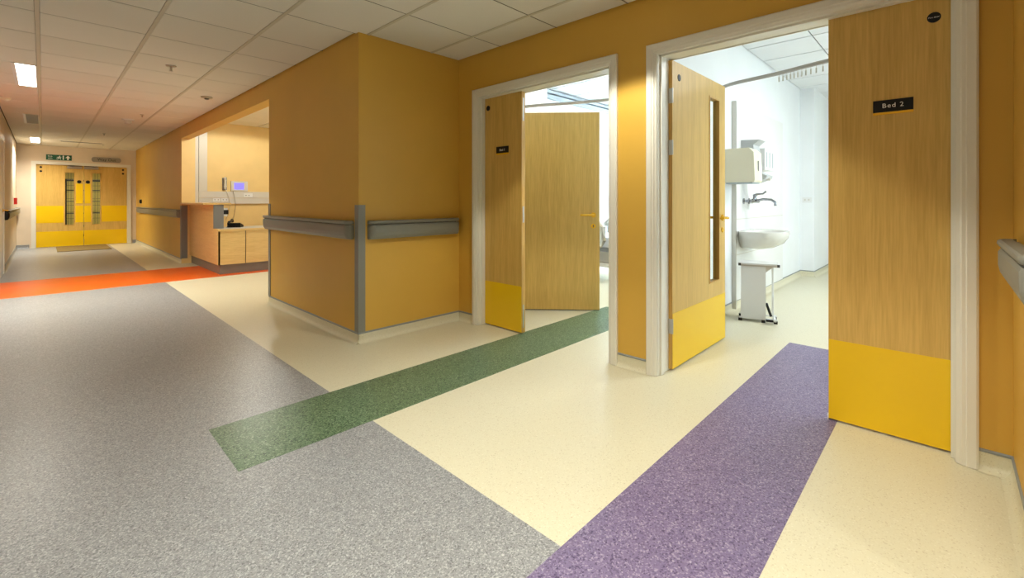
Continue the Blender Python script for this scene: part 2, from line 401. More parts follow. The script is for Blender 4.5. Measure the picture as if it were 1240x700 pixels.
# ------------------------------------------------------------------ coved skirting with capping strip
CZ = 0.085
cove = [(0, 0.0)] + [(0.004 + 0.034*(1-math.sin(a)), 0.0015 + 0.034*(1-math.cos(a))) for a in [PI/2*k/5 for k in range(6)]][::1] + [(0.004, CZ-0.006), (0, CZ-0.006)]
def skirting(name, runs, m=None, label=None):
    """runs: (axis, plane, sign of outward normal, t0, t1)"""
    bm = B(); st = B()
    for ax, pl, s, t0, t1 in runs:
        fn = (lambda a, b_, t: (pl+s*a, t, b_)) if ax == 'y' else (lambda a, b_, t: (t, pl+s*a, b_))
        extrude(bm, cove, fn, t0, t1)
        extrude(st, [(0, CZ-.007), (.0065, CZ-.007), (.0065, CZ+.001), (.002, CZ+.006), (0, CZ+.006)], fn, t0, t1)
    o = obj(name, bm, m or V_CREAM, kind='structure', smooth=True)
    if label: o['label'] = label
    obj('capping_strip', st, M_STRIP, o)
    return o
skirting('baseboard_block', [('y', XW, -1, YB-.004, 5.47), ('x', YB, -1, XW-.004, XD)])
skirting('baseboard_door_side', [('y', XD, -1, 3.188, YB), ('y', XD, -1, 1.438, 1.662), ('y', XD, -1, YN, -.093)])
skirting('baseboard_right', [('x', YN, 1, XW, XD), ('y', XW, -1, YS, YN)])
skirting('baseboard_corridor', [('y', XW, -1, PB, YE)])
skirting('baseboard_end', [('x', YE, -1, EO[1]+.09, XW), ('x', YE, -1, XL, EO[0]-.09)], V_GREY)
skirting('baseboard_left', [('y', XL, 1, YL0+1.42, YE)], V_GREY)
skirting('baseboard_bedroom', [('x', 1.63, -1, XD+.2, 8.05), ('y', 8.05, -1, 1.45, 1.63), ('x', 1.45, -1, 8.05, 9.3), ('y', 9.3, -1, -2.7, 1.45)])
skirting('baseboard_bay', [('x', PB+.24, -1, XW+.2, 4.4)])

# ------------------------------------------------------------------ doors
ARCH = [(0, 0), (0, .010), (.012, .014), (.018, .020), (.030, .020), (.034, .024), (.062, .024), (.070, .018), (.070, 0)]
def architrave(bm, y0, y1, zt, fx, s=-1):
    """architrave swept round an opening y0..y1 high zt on plane fx; s = outward direction along x"""
    loops = []
    for o_, p in ARCH:
        loops.append([bm.verts.new((fx+s*p, y, z)) for y, z in ((y0-o_, 0.002), (y0-o_, zt+o_), (y1+o_, zt+o_), (y1+o_, 0.002))])
    n = len(loops)
    for i in range(n):
        A, C = loops[i], loops[(i+1) % n]
        for k in range(3): bm.faces.new((A[k], A[k+1], C[k+1], C[k]))
    bm.faces.new([l[0] for l in loops]); bm.faces.new([l[3] for l in loops])
def hinge(bm, x, y, z):
    box(bm, x-.006, x+.002, y-.006, y+.036, z-.05, z+.05); tube(bm, [(x-.012, y+.044, z-.052), (x-.012, y+.044, z+.052)], .009, 8)
    box(bm, x-.05, x-.010, y+.046, y+.05, z-.05, z+.05)
def lever(bm, c, along, out, L=.12):
    """lever handle: c = spindle on the leaf, along = unit direction of the lever, out = outward normal"""
    c, a, o_ = Vector(c), Vector(along), Vector(out)
    tube(bm, [c, c+o_*.008], [.026, .026], 20)
    tube(bm, [c, c+o_*.03, c+o_*.045+a*.006, c+o_*.052+a*.02, c+o_*.053+a*L*.6, c+o_*.05+a*L, c+o_*.03+a*(L+.012)], [.010, .010, .0105, .0105, .010, .0095, .008], 12)
def disc_sign(parent, M3, r, txt):
    """small round black door notice with a line of white print"""
    bm = B(); lathe(bm, (0, 0, 0), [(r, 0), (r, .002), (r*.96, .0028)], 28)
    bm.transform(M3)
    if txt: text_into(bm, txt, r*.42, M3 @ Matrix.Translation((0, 0, .0035)), 1, .0002)
    return obj('door_notice', bm, [M_BLACK, M_LTXT], parent, label='black round door notice')

XF = 2.862   # front face of the closed narrow leaves
def frame(root, y0, y1, hasR):
    bm = B()
    architrave(bm, y0+.03, y1-.03, 2.105, XD-.0005)
    architrave(bm, y0+.03, y1-.03, 2.105, XD+.1805, 1)
    for a, b_ in ((y0, y0+.034), (y1-.034, y1)): box(bm, XD, XD+.18, a, b_, .002, 2.109)
    box(bm, XD, XD+.18, y0, y1, 2.109, HD)
    for a, b_ in ((y0+.034, y0+.046), (y1-.046, y1-.034)): box(bm, XD+.03, XF-.004, a, b_, .002, 2.1)
    box(bm, XD+.03, XF-.004, y0+.046, y1-.046, 2.097, 2.109)
    return obj('frame', bm, M_GLOSS, root)
# door 1: narrow leaf shut on the left
d1 = sroot('door_1', (XD, 2.4, 0), 'white framed doorway with green stripe running through')
frame(d1, *D1, False)
l1 = obj('door_leaf', bx(XF, XF+.044, 2.645, 3.114, .010, 2.095), [M_WOOD], d1, label='narrow maple leaf bolted shut, room number plate on it', bev=.0015, seg=1)
obj('kick_plate', bx(XF-.002, XF, 2.647, 3.112, .012, .408), M_YEL, l1, label='yellow kick plate')
bm = B(); box(bm, XF+.014, XF+.030, 2.6435, 2.645, .05, .25); box(bm, XF+.014, XF+.030, 2.6435, 2.645, 1.84, 2.04); box(bm, XF+.012, XF+.032, 2.6432, 2.645, .96, 1.10); box(bm, XF+.014, XF+.030, 2.640, 2.643, .98, 1.04)
obj('flush_bolt', bm, M_STEEL, l1)
obj('edge_lipping', bx(XF, XF+.044, 2.6442, 2.6455, .010, 2.095), M_EDGE, l1)
bm = B()
zc, yc = 1.603, 2.878
box(bm, XF-.004, XF, yc-.077, yc+.077, zc-.026, zc+.034, 0); box(bm, XF-.0046, XF, yc-.077, yc+.077, zc-.037, zc-.026, 1)
text_into(bm, 'Bed 1', .030, M_faceX(XF-.0045, yc, zc+.002), 2)
obj('number_plate', bm, [M_BLACK, M_YELH, M_LTXT], l1, label='black plate reading Bed 1 with yellow lower edge')
disc_sign(l1, M_faceX(XF, 3.065, 2.005), .024, None)
# door 1 main leaf seen beyond: ensuite door standing open in the bedroom
a_ = math.atan2(-.70, .62)
en = sroot('door_2', (3.45, 3.345, 0), 'open maple ensuite door inside the far bedroom'); en.rotation_euler = (0, 0, a_)
LL = .93
el = obj('door_leaf', bx(0, LL, -.044, 0, .010, 2.075), M_WOOD, en, local=True, bev=.0015, seg=1, label='plain maple leaf')
bm = B(); lever(bm, (LL-.065, -.044, 1.0), (-1, 0, 0), (0, -1, 0)); lever(bm, (LL-.065, 0, 1.0), (-1, 0, 0), (0, 1, 0)); obj('handle', bm, M_YELH, el, local=True, smooth=True, label='yellow lever handle')
bm = B(); lathe(bm, (LL-.065, -.044, .885), [(.024, 0), (.024, -.006), (.018, -.008)], 18, axis='y'); box(bm, LL-.069, LL-.061, -.054, -.050, .872, .898, 1); obj('lock_rose', bm, [M_YELH, M_DGREY], el, local=True)
bm = B(); box(bm, LL-.0005, LL+.001, -.034, -.010, .90, 1.10); obj('latch_plate', bm, M_STEEL, el, local=True)
obj('kick_strip', bx(.002, LL-.002, -.043, -.001, .004, .010), M_DGREY, el, local=True)

# door 3: near bedroom, narrow leaf shut on the right, wide leaf open
d2 = sroot('door_3', (XD, .67, 0), 'white framed doorway of the near bedroom with purple stripe running through')
frame(d2, *D2, True)
l2 = obj('door_leaf', bx(XF, XF+.044, -.019, .452, .010, 2.100), M_WOOD, d2, label='narrow maple leaf shut at right, with Bed 2 plate', bev=.0015, seg=1)
obj('kick_plate', bx(XF-.002, XF, -.017, .450, .012, .425), M_YEL, l2, label='yellow kick plate')
bm = B(); zc, yc = 1.607, .193
box(bm, XF-.004, XF, yc-.075, yc+.075, zc-.024, zc+.035, 0); box(bm, XF-.0046, XF, yc-.075, yc+.075, zc-.035, zc-.024, 1)
text_into(bm, 'Bed 2', .031, M_faceX(XF-.0045, yc, zc+.006), 2, spacing=1.15)
obj('number_plate', bm, [M_BLACK, M_YELH, M_LTXT], l2, label='black plate reading Bed 2 with yellow lower edge')
disc_sign(l2, M_faceX(XF, .047, 1.998), .024, 'Fire door')
bm = B(); box(bm, XF-.004, XF+.03, .4515, .456, .0, .03); obj('flush_bolt', bm, M_WPL, l2)
# wide leaf, hinged at the left jamb, open into the room
LX0, LX1, LY = 2.95, 3.95, 1.34
gx0, gx1, gz0, gz1 = 3.605, 3.82, .50, 1.97
bm = B(); t = .044
for a in ((LX0, gx0, .010, 2.10), (gx1, LX1, .010, 2.10), (gx0, gx1, .010, gz0), (gx0, gx1, gz1, 2.10)): box(bm, a[0], a[1], LY, LY+t, a[2], a[3])
l3 = obj('door_leaf', bm, M_WOOD, d2, label='wide maple leaf standing open, slim vision panel')
bm = B(); q = .012
for a in ((gx0, gx0+q, gz0, gz1), (gx1-q, gx1, gz0, gz1), (gx0+q, gx1-q, gz0, gz0+q), (gx0+q, gx1-q, gz1-q, gz1)): box(bm, a[0], a[1], LY-.004, LY+t+.004, a[2], a[3])
obj('glazing_bead', bm, M_EDGE, l3)
obj('vision_pane', bx(gx0+q, gx1-q, LY+.019, LY+.025, gz0+q, gz1-q), M_GLASS, l3)
obj('edge_lipping', bx(LX0-.001, LX0, LY, LY+t, .010, 2.10), M_EDGE, l3)
obj('kick_plate', bx(LX0+.002, LX1-.002, LY-.002, LY, .012, .385), M_YEL, l3, label='yellow kick plate')
for z in (.30, 1.51, 1.86):
    bm = B(); hinge(bm, LX0-.001, LY, z); obj('hinge', bm, M_STEEL, l3)
bm = B(); lever(bm, (3.885, LY, 1.01), (-1, 0, 0), (0, -1, 0)); lever(bm, (3.885, LY+t, 1.01), (-1, 0, 0), (0, 1, 0)); obj('handle', bm, M_YELH, l3, smooth=True, label='yellow lever handle')
bm = B(); lathe(bm, (3.885, LY, .91), [(.022, 0), (.022, -.006), (.016, -.008)], 18, axis='y'); obj('lock_rose', bm, M_YELH, l3)
disc_sign(l3, M_faceY(3.055, LY, 2.0), .024, None)

# door 4: double doors at the corridor's end
d4 = sroot('door_4', (.72, YE, 0), 'double maple doors with yellow bands at the end of the corridor')
bm = B(); y_ = YE-.02
for a, b_ in ((EO[0]-.06, EO[0]+.02), (EO[1]-.02, EO[1]+.06)): box(bm, a, b_, y_, YE+.13, .002, EH+.05)
box(bm, EO[0]+.02, EO[1]-.02, y_, YE+.13, EH-.02, EH+.05)
obj('frame', bm, M_GLOSS, d4, bev=.004, seg=1)
ymid = (EO[0]+EO[1])/2; YF = YE+.03
for s, (xa, xb) in ((-1, (EO[0]+.022, ymid-.006)), (1, (ymid+.006, EO[1]-.022))):
    if s < 0: g0, g1 = xb-.35, xb-.16
    else: g0, g1 = xa+.14, xa+.32
    ga, gb = .53, 1.87
    bm = B()
    for a in ((xa, g0, .01, EH-.022), (g1, xb, .01, EH-.022), (g0, g1, .01, ga), (g0, g1, gb, EH-.022)): box(bm, a[0], a[1], YF, YF+.044, a[2], a[3])
    lf = obj('door_leaf', bm, M_WOOD, d4)
    bm = B()
    for a in ((g0, g0+.015, ga, gb), (g1-.015, g1, ga, gb), (g0, g1, ga, ga+.015), (g0, g1, gb-.015, gb)): box(bm, a[0], a[1], YF-.006, YF+.05, a[2], a[3])
    obj('glazing_bead', bm, M_EDGE, lf)
    obj('vision_pane', bx(g0+.015, g1-.015, YF+.019, YF+.025, ga+.015, gb-.015), M_GLASS, lf)
    bm = B()
    for k in range(1, 8): z = ga+(gb-ga)*k/8; box(bm, g0+.015, g1-.015, YF+.020, YF+.024, z-.003, z+.003)
    for k in (1, 2): x = g0+.015+(g1-g0-.03)*k/3; box(bm, x-.003, x+.003, YF+.0205, YF+.0235, ga+.015, gb-.015)
    obj('glazing_wire', bm, M_DGREY, lf)
    obj('kick_plate', bx(xa, xb, YF-.003, YF, .012, .39), M_YEL, lf, label='yellow kick plate')
    bm = B()
    if s < 0: box(bm, xa, g0-.012, YF-.003, YF, .60, 1.02); box(bm, g1+.012, xb, YF-.003, YF, .60, 1.02)
    else: box(bm, g1+.012, xb, YF-.003, YF, .60, 1.02); box(bm, xa, g0-.012, YF-.003, YF, .60, 1.02)
    obj('protection_plate', bm, M_YEL, lf, label='yellow protection band')
    bm = B()
    if s < 0: box(bm, g1+.02, xb-.012, YF-.004, YF, 1.08, 1.58)
    else: box(bm, xa+.012, g0-.02, YF-.004, YF, 1.08, 1.58)
    obj('push_plate', bm, M_YEL, lf, label='yellow push plate')
    cx_ = (g1+xb)/2 if s < 0 else (xa+g0)/2
    bm = B(); lathe(bm, (cx_, YF-.004, 1.63), [(.042, 0), (.042, -.003), (.038, -.004)], 20, axis='y'); obj('door_notice', bm, M_BLACK, lf)
    ex = xa+.08 if s < 0 else xb-.08
    for z in (1.97, 1.87):
        bm = B(); lathe(bm, (ex, YF, z), [(.024, 0), (.024, -.003), (.02, -.004)], 16, axis='y'); obj('door_notice', bm, M_BLACK, lf)
    bm = B()
    ca, cb_ = (xb-.30, xb-.03) if s < 0 else (xa+.0, xa+.27)
    box(bm, ca, cb_, YF-.055, YF, 1.955, 2.015); obj('door_closer', bm, M_STEEL, lf, bev=.006, seg=1)
    bm = B(); tube(bm, [((ca+cb_)/2, YF-.03, 2.016), ((ca+cb_)/2+s*.12, YF-.12, 2.022), (cb_ if s < 0 else ca, YF-.03, 2.03)], .007, 6); obj('closer_arm', bm, M_DGREY, lf)
# door 5: edge of a cream door in the left wall
d5 = sroot('door_5', (XL, YL0+.85, 0), 'white framed door in the left corridor wall')
bm = B(); box(bm, XL, XL+.02, YL0+1.30, YL0+1.39, .002, 2.14); box(bm, XL, XL+.02, YL0+.22, YL0+.31, .002, 2.14); box(bm, XL, XL+.02, YL0+.31, YL0+1.30, 2.06, 2.14); obj('frame', bm, M_GLOSS, d5, bev=.004, seg=1)
lf = obj('door_leaf', bx(XL, XL+.008, YL0+.312, YL0+1.298, .01, 2.058), M_WPL, d5)
bm = B(); lever(bm, (XL+.008, YL0+1.20, 1.0), (0, -1, 0), (1, 0, 0)); obj('handle', bm, M_YELH, lf, smooth=True)

# ------------------------------------------------------------------ handrails
RB = [(.0, .850), (.018, .842), (.034, .835), (.046, .838), (.060, .862), (.066, .890), (.066, .940), (.058, .952), (.0, .952)]
RT = [(.0, .958), (.054, .958), (.064, .962), (.070, .972), (.068, .982), (.060, .987), (.022, .987), (.020, .976), (.0, .976)]
def handrail(ax, pl, s, t0, t1, label, near_black=None, dz=0.0, sc=1.0):
    mid = (t0+t1)/2
    loc = (pl, mid, .83) if ax == 'y' else (mid, pl, .83)
    r = thing('handrail', label, 'handrail', loc)
    def fn(a, b_, t): return (pl+s*a*sc, t, b_+dz) if ax == 'y' else (t, pl+s*a*sc, b_+dz)
    e = .045
    bm = B(); extrude(bm, RB, fn, t0+e, t1-e); obj('rail_body', bm, M_RAIL, r)
    bm = B(); extrude(bm, RT, fn, t0+e, t1-e); obj('top_rail', bm, M_RAIL, r)
    bm = B(); extrude(bm, [(0, .951), (.050, .951), (.050, .959), (0, .959)], fn, t0+e, t1-e); obj('groove', bm, M_RAILD, r)
    for q, tt in ((-1, t0), (1, t1)):
        # rounded end cap: the profile shrinks towards the wall
        bm = B(); base = tt - q*e
        for prof in (RB, RT):
            prev = None
            for k in range(6):
                u = k/5*PI/2; tpos = base + q*e*math.sin(u); f = max(.25, math.cos(u)*.75+.25)
                ring = [bm.verts.new(fn(a*f, b_, tpos)) for a, b_ in prof]
                if prev:
                    for i in range(len(ring)): bm.faces.new((prev[i], prev[(i+1) % len(ring)], ring[(i+1) % len(ring)], ring[i]))
                else: bm.faces.new(ring)
                prev = ring
            bm.faces.new(prev)
        obj('end_cap', bm, M_BLACK if near_black == q else M_RAIL, r, smooth=True)
    return r
handrail('y', XW, -1, YB+.075, 5.50, 'grey handrail on the long face of the ochre block, beside the corner guard')
handrail('x', YB, -1, XW+.075, XD-.03, 'short grey handrail on the block face next to the far bedroom door')
handrail('x', YN, 1, XW+.05, 2.60, 'grey handrail at the right edge, on the wall beside the near bedroom door', dz=.015, sc=.86)
handrail('y', XW, -1, PB+.05, 15.3, 'long grey handrail on the ochre wall between nurse bay and end doors')
handrail('y', XL, 1, 10.9, YE-.05, 'grey handrail with dark end along the left corridor wall', near_black=-1)
# corner guards
def guard(x, y, sx, sy, z0, z1, label, wd=.05, m=M_RAIL):
    """L-shaped guard round a convex corner at (x, y); faces extend sx along x and sy along y from it"""
    t = .006; bm = B()
    P = [(-t*sx, -t*sy), (wd*sx, -t*sy), (wd*sx, 0), (0, 0), (0, wd*sy), (-t*sx, wd*sy)]
    extrude(bm, [(x+a, y+b_) for a, b_ in P], lambda a, b_, t_: (a, b_, t_), z0, z1)
    o = obj('corner_guard', bm, m, bev=.002, seg=2, smooth=True); tag(o, label, 'corner guard'); return o
guard(XW, YB, 1, 1, .092, 1.115, 'grey corner guard on the near edge of the ochre block', .055)
guard(XW, 5.47, 1, -1, .092, 1.115, 'grey corner guard on the far edge of the ochre block, by the nurse bay', .055)
guard(XW, PB-.002, 1, 1, .092, 1.06, 'dark grey corner guard beside the nurse desk', .09, M_GREY)
guard(XW, YN, 1, -1, .092, 1.115, 'grey corner guard on the wall to the right of the near bedroom', .055)

# ------------------------------------------------------------------ nurse desk
sc_ = thing('desk_screen', 'raised maple and grey privacy screen with a ledge on top of the nurse desk', 'screen', (1.95, 9.2, .70))
nd = thing('reception_desk', 'maple nurse desk with grey counter in the bay beyond the ochre block', 'desk', (2.6, 9.0, 0))
DX, DY = 1.875, 8.12
obj('side_panel', bx(DX, DX+.03, DY, PB, .15, .7054), M_WOODY, nd)
obj('upper_panel', bx(DX, DX+.03, DY+.28, PB, .7057, 1.085), M_WOODY, sc_)
obj('screen_end', bx(DX+.0, DX+.14, DY+.26, DY+.28, .7057, 1.085), M_GREY, sc_, label='grey end panel')
obj('screen_inner', bx(DX+.03, DX+.14, DY+.28, PB, .7057, 1.085), M_GREY, sc_)
obj('ledge', bx(XW-.02, DX+.24, DY+.24, PB-.01, 1.085, 1.112), M_WOODY, sc_, bev=.003, seg=1, label='maple ledge')
cx1 = 3.35; xs = [DX, DX+.385, DX+.98, cx1]
for a, b_ in zip(xs, xs[1:]): obj('front_panel', bx(a+.006, b_-.006, DY, DY+.02, .15, .672), M_WOODX, nd, bev=.001, seg=1)
obj('carcass', bx(DX+.03, cx1, DY+.02, DY+.55, .15, .672), M_DGREY, nd)
obj('counter_edge', bx(DX-.01, cx1, DY-.02, DY+.005, .672, .705), M_WOODX, nd, label='maple counter edge')
obj('counter', bx(DX+.03, cx1, DY+.005, DY+.75, .674, .7055), mat('counter_laminate', (0.42, 0.40, 0.33), 0.4), nd, label='grey laminate counter')
obj('plinth', box(bx(DX+.03, cx1, DY+.03, DY+.5, .002, .15), DX+.03, DX+.08, DY+.5, PB, .002, .15), M_KICK, nd, label='brown grey plinth')
# desk phone
ph = thing('desk_telephone', 'black desk telephone on the grey counter of the nurse desk', 'telephone', (2.23, DY+.50, .7055), -.5)
bm = B(); extrude(bm, [(-.10, 0), (.10, 0), (.10, .03), (-.10, .075)], lambda a, b_, t: (t, a, b_), -.08, .11); obj('base', bm, M_BLACK, ph, local=True, bev=.006, seg=2)
bm = B(); tube(bm, [(-.055, -.11, .055), (-.055, -.09, .085), (-.055, 0, .10), (-.055, .07, .115), (-.055, .10, .09)], [.02, .024, .014, .024, .02], 10); obj('handset', bm, M_BLACK, ph, local=True, smooth=True)
bm = B()
for i in range(3):
    for j in range(4): box(bm, .0+i*.028, .02+i*.028, -.07+j*.03, -.05+j*.03, .035+j*.006, .052+j*.006)
obj('keypad', bm, M_GREY, ph, local=True)
bm = B(); pts = [Vector((-.055-.02*math.cos(k*1.1)*.5, -.11-.004*k, .045-.0015*k+.006*math.sin(k*1.1))) for k in range(24)]; tube(bm, pts, .003, 5); obj('cord', bm, M_BLACK, ph, local=True)
cs = thing('card_reader', 'small black and white reader box on the desk screen above the telephone', 'reader', (DX+.19, DY+.34, .86))
obj('housing', bx(DX+.142, DX+.205, DY+.30, DY+.36, .90, 1.03), M_WPL, cs, bev=.004, seg=1); obj('face', bx(DX+.146, DX+.215, DY+.292, DY+.30, .93, 1.00), M_BLACK, cs)
# trunking on the bay wall
YBW = PB+.24
tr = thing('wall_trunking', 'pale grey L-shaped service trunking on the buff bay wall', 'trunking', (2.7, YBW, 1.1))
bm = B(); box(bm, XW+.215, XW+.30, YBW-.045, YBW-.001, 1.3305, HB); box(bm, XW+.305, XW+.44, YBW-.055, YBW-.001, 1.33, HB); obj('vertical_duct', bm, M_TRUNK, tr, bev=.004, seg=1)
bm = B(); box(bm, XW+.215, XW+.30, YBW-.045, YBW-.001, 1.09, 1.3299); box(bm, XW+.302, 4.38, YBW-.055, YBW-.001, 1.09, 1.20); box(bm, XW+.302, 4.38, YBW-.055, YBW-.001, 1.205, 1.329); obj('horizontal_duct', bm, M_TRUNK, tr, bev=.004, seg=1)
for i, x in enumerate((2.28, 2.42, 2.82, 3.30)):
    so = obj('socket', bx(x, x+.13, YBW-.064, YBW-.055, 1.13, 1.20) if i != 2 else bx(x, x+.16, YBW-.064, YBW-.055, 1.22, 1.30), M_WPL, tr, bev=.003, seg=1)
    z = 1.13 if i != 2 else 1.22
    for q in (.03, .085): obj('switch', bx(x+q, x+q+.018, YBW-.0655, YBW-.064, z+.03, z+.045), M_GREY, so)
ic = thing('intercom_panel', 'white wall intercom with a lit blue screen above the trunking', 'intercom', (2.75, YBW, 1.36))
obj('housing', bx(2.60, 2.90, YBW-.035, YBW, 1.34, 1.54), M_TRUNK, ic, bev=.006); obj('screen', bx(2.655, 2.83, YBW-.038, YBW-.035, 1.375, 1.505), M_SCR, ic)
hs = thing('wall_handset', 'grey wall handset on its cradle left of the blue screen', 'handset', (2.48, YBW, 1.36))
obj('cradle', bx(2.455, 2.53, YBW-.03, YBW, 1.36, 1.60), M_GREY, hs, bev=.006)
bm = B(); tube(bm, [(2.492, YBW-.05, 1.38), (2.492, YBW-.065, 1.42), (2.492, YBW-.06, 1.52), (2.492, YBW-.065, 1.57), (2.492, YBW-.05, 1.61)], [.022, .026, .016, .026, .02], 10); obj('receiver', bm, M_TRUNK, hs, smooth=True)
for x0, x1, s in ((2.50, 2.56, 'curly pale cord hanging from the wall handset'), (2.62, 2.66, 'thin grey cable hanging below the blue screen')):
    bm = B(); tube(bm, [(x0+(x1-x0)*math.sin(k/12*PI), YBW-.07-.04*math.sin(k/12*PI), 1.37-.60*k/12) for k in range(13)], .004, 6)
    tag(obj('cable', bm, M_STEEL, smooth=True), s, 'cable')

# ------------------------------------------------------------------ ceiling fixtures
def linear(x, y, lit, label):
    r = thing('linear_luminaire', label, 'ceiling light', (x, y, 2.49))
    w2, l2_ = .0875, G
    bm = B()
    for a in ((x-w2-.016, x-w2+.012, y-l2_, y+l2_), (x+w2-.024, x+w2-.014, y-l2_, y+l2_), (x-w2+.012, x+w2-.024, y-l2_+.003, y-l2_+.015), (x-w2+.012, x+w2-.024, y+l2_-.015, y+l2_-.003)): box(bm, *a, 2.4975, 2.514)
    obj('trim', bm, M_WPL, r)
    obj('diffuser', bx(x-w2+.012, x+w2-.024, y-l2_+.015, y+l2_-.015, 2.500, 2.512), M_LAMP if lit else M_GREY, r)
linear(-.1175, GY0+G*8, True, 'lit linear ceiling light nearest the camera, at upper left')
linear(-.1175, GY0+G*14, False, 'unlit grey linear ceiling fitting between the two lit ones')
linear(-.1175, GY0+G*20, True, 'small lit ceiling light near the end doors')
linear(-.1175, GY0-G*4, True, 'lit linear ceiling light behind the camera')
def downlight(x, y, z, label):
    r = thing('downlight', label, 'ceiling light', (x, y, z-.004))
    bm = B(); lathe(bm, (x, y, z), [(.085, 0), (.085, -.003), (.08, -.006), (.068, -.006), (.066, -.003), (.066, .0)], 28); obj('bezel', bm, M_WPL, r, smooth=True)
    bm = B(); lathe(bm, (x, y, z-.001), [(.064, 0), (.064, -.004)], 24); obj('lamp', bm, M_LAMP, r)
downlight(2.46, 8.66, HB, 'round lit downlight in the nurse bay ceiling')
for i, (x, y, e) in enumerate(DOWN):
    if i in (0, 1, 3): downlight(x, y, 2.5, ['round downlight above the pier between the bedroom doors', 'round downlight added as unseen fill over the grey floor by the purple stripe', '', 'round downlight added as fill behind the camera'][i])
# sprinkler
sp = thing('sprinkler_head', 'pendent metal sprinkler under the corridor ceiling tiles', 'sprinkler', (.89, 5.60, 2.44))
bm = B(); lathe(bm, (.89, 5.60, 2.5), [(.045, 0), (.042, -.008), (.014, -.010)], 20); obj('escutcheon', bm, M_STEEL, sp, smooth=True)
bm = B(); tube(bm, [(.89, 5.60, 2.49), (.89, 5.60, 2.45)], .009, 8); obj('stem', bm, M_STEEL, sp)
bm = B(); lathe(bm, (.89, 5.60, 2.45), [(.016, 0), (.016, -.004)], 12); obj('deflector', bm, M_STEEL, sp)
sn = thing('ceiling_sensor', 'flat dark round sensor on the ceiling beside the bay header', 'sensor', (1.48, 6.95, 2.48))
bm = B(); lathe(bm, (1.48, 6.95, 2.5), [(.065, 0), (.065, -.012), (.05, -.018)], 24); obj('base', bm, M_STEEL, sn, smooth=True)
bm = B(); lathe(bm, (1.48, 6.95, 2.482), [(.028, 0), (.024, -.014), (.01, -.018)], 16); obj('lens', bm, M_GREY, sn, smooth=True)
sd = thing('smoke_detector', 'white round smoke detector on the corridor ceiling', 'smoke detector', (.98, 9.8, 2.43))
bm = B(); lathe(bm, (.98, 9.8, 2.5), [(.085, 0), (.08, -.014), (.055, -.018)], 24); obj('base', bm, M_WPL, sd, smooth=True)
bm = B(); lathe(bm, (.98, 9.8, 2.482), [(.052, 0), (.052, -.012), (.046, -.014), (.046, -.030), (.050, -.032), (.045, -.055), (.02, -.06)], 24); obj('chamber', bm, M_TRUNK, sd, smooth=True)
sd = thing('ceiling_sensor', 'pale sensor on the ceiling near the left wall, past the nearest light', 'sensor', (-.35, 8.9, 2.46))
bm = B(); lathe(bm, (-.35, 8.9, 2.5), [(.06, 0), (.055, -.015), (.035, -.03), (.01, -.034)], 20); obj('body', bm, M_IVORY, sd, smooth=True)
for x, y, lb in ((1.08, 9.1, 'tiny sprinkler just before the smoke detector'), (.85, 12.2, 'tiny sprinkler beyond the smoke detector'), (1.0, 14.6, 'tiny sprinkler nearest the end doors')):
    bm = B(); lathe(bm, (x, y, 2.5), [(.03, 0), (.028, -.006), (.008, -.008), (.008, -.035), (.014, -.038), (.014, -.041)], 14); tag(obj('sprinkler_head', bm, M_STEEL, smooth=True), lb, 'sprinkler')
ad = thing('slot_diffuser', 'thin grey slot air diffuser in the ceiling near the end doors', 'air vent', (.6, 14.4, 2.49))
obj('trim', bx(.26, .98, 14.36, 14.46, 2.494, 2.502), M_TRUNK, ad); obj('slot', box(bx(.28, .96, 14.375, 14.40, 2.491, 2.494), .28, .96, 14.42, 14.445, 2.491, 2.494), M_DGREY, ad)

# ------------------------------------------------------------------ end wall signs and small items
es = thing('exit_sign', 'green fire exit sign with running man and arrow, above the left end door', 'sign', (.27, YE, 2.16))
sx0, sx1, sz0, sz1 = .05, .50, 2.155, 2.285; bm = bx(sx0, sx1, YE-.02, YE, sz0, sz1); yy = YE-.021
text_into(bm, 'Fire', .05, M_faceY(.12, yy, 2.243), 1); text_into(bm, 'exit', .05, M_faceY(.12, yy, 2.196), 1)
def poly(bm, pts, mi, y=yy-.0006):
    extrude(bm, pts, lambda a, b_, t: (a, t, b_), y, y+.0012, mi)
# doorway with the running figure
poly(bm, [(.338, 2.168), (.362, 2.168), (.362, 2.272), (.338, 2.272)], 1)
bm2 = []
ox, oz = .265, 2.178
for pts in ([(.030, .062), (.042, .074), (.052, .062), (.040, .052)], [(.016, .040), (.036, .056), (.046, .048), (.034, .024), (.022, .026)], [(.022, .028), (.010, .012), (-.008, .014), (-.008, .006), (.016, .002), (.032, .022)],
            [(.030, .026), (.046, .020), (.048, 0), (.058, 0), (.056, .028), (.036, .036)], [(.036, .052), (.056, .036), (.066, .044), (.062, .050), (.054, .046), (.040, .056)], [(.018, .050), (.004, .044), (.000, .030), (.006, .028), (.012, .038), (.022, .042)]):
    poly(bm, [(ox+a*1.25-.03, oz+b_*1.3-.006) for a, b_ in pts], 1)
poly(bm, [(.385, 2.215), (.4325, 2.274), (.48, 2.215), (.448, 2.215), (.448, 2.168), (.417, 2.168), (.417, 2.215)], 1)
o = obj('sign_panel', bm, [M_GRN, M_LTXT], es)
wo = thing('way_out_sign', 'grey rounded way out sign above the right end door', 'sign', (1.15, YE, 2.15))
bm = B(); P = []
for cxs, q0 in ((1.40, -PI/2), (.91, PI/2)):
    P += [(cxs+.045*math.cos(q0+k*PI/8), 2.215+.062*math.sin(q0+k*PI/8)) for k in range(9)]
extrude(bm, P, lambda a, b_, t: (a, t, b_), YE-.05, YE)
text_into(bm, 'Way Out', .095, M_faceY(1.155, YE-.051, 2.213), 1)
obj('sign_panel', bm, [mat('sign_grey', (0.30, 0.27, 0.22), 0.5), M_BLACK], wo)
cp = thing('fire_call_point', 'red fire call point on the left corridor wall above the handrail', 'alarm', (XL, 14.6, 1.1))
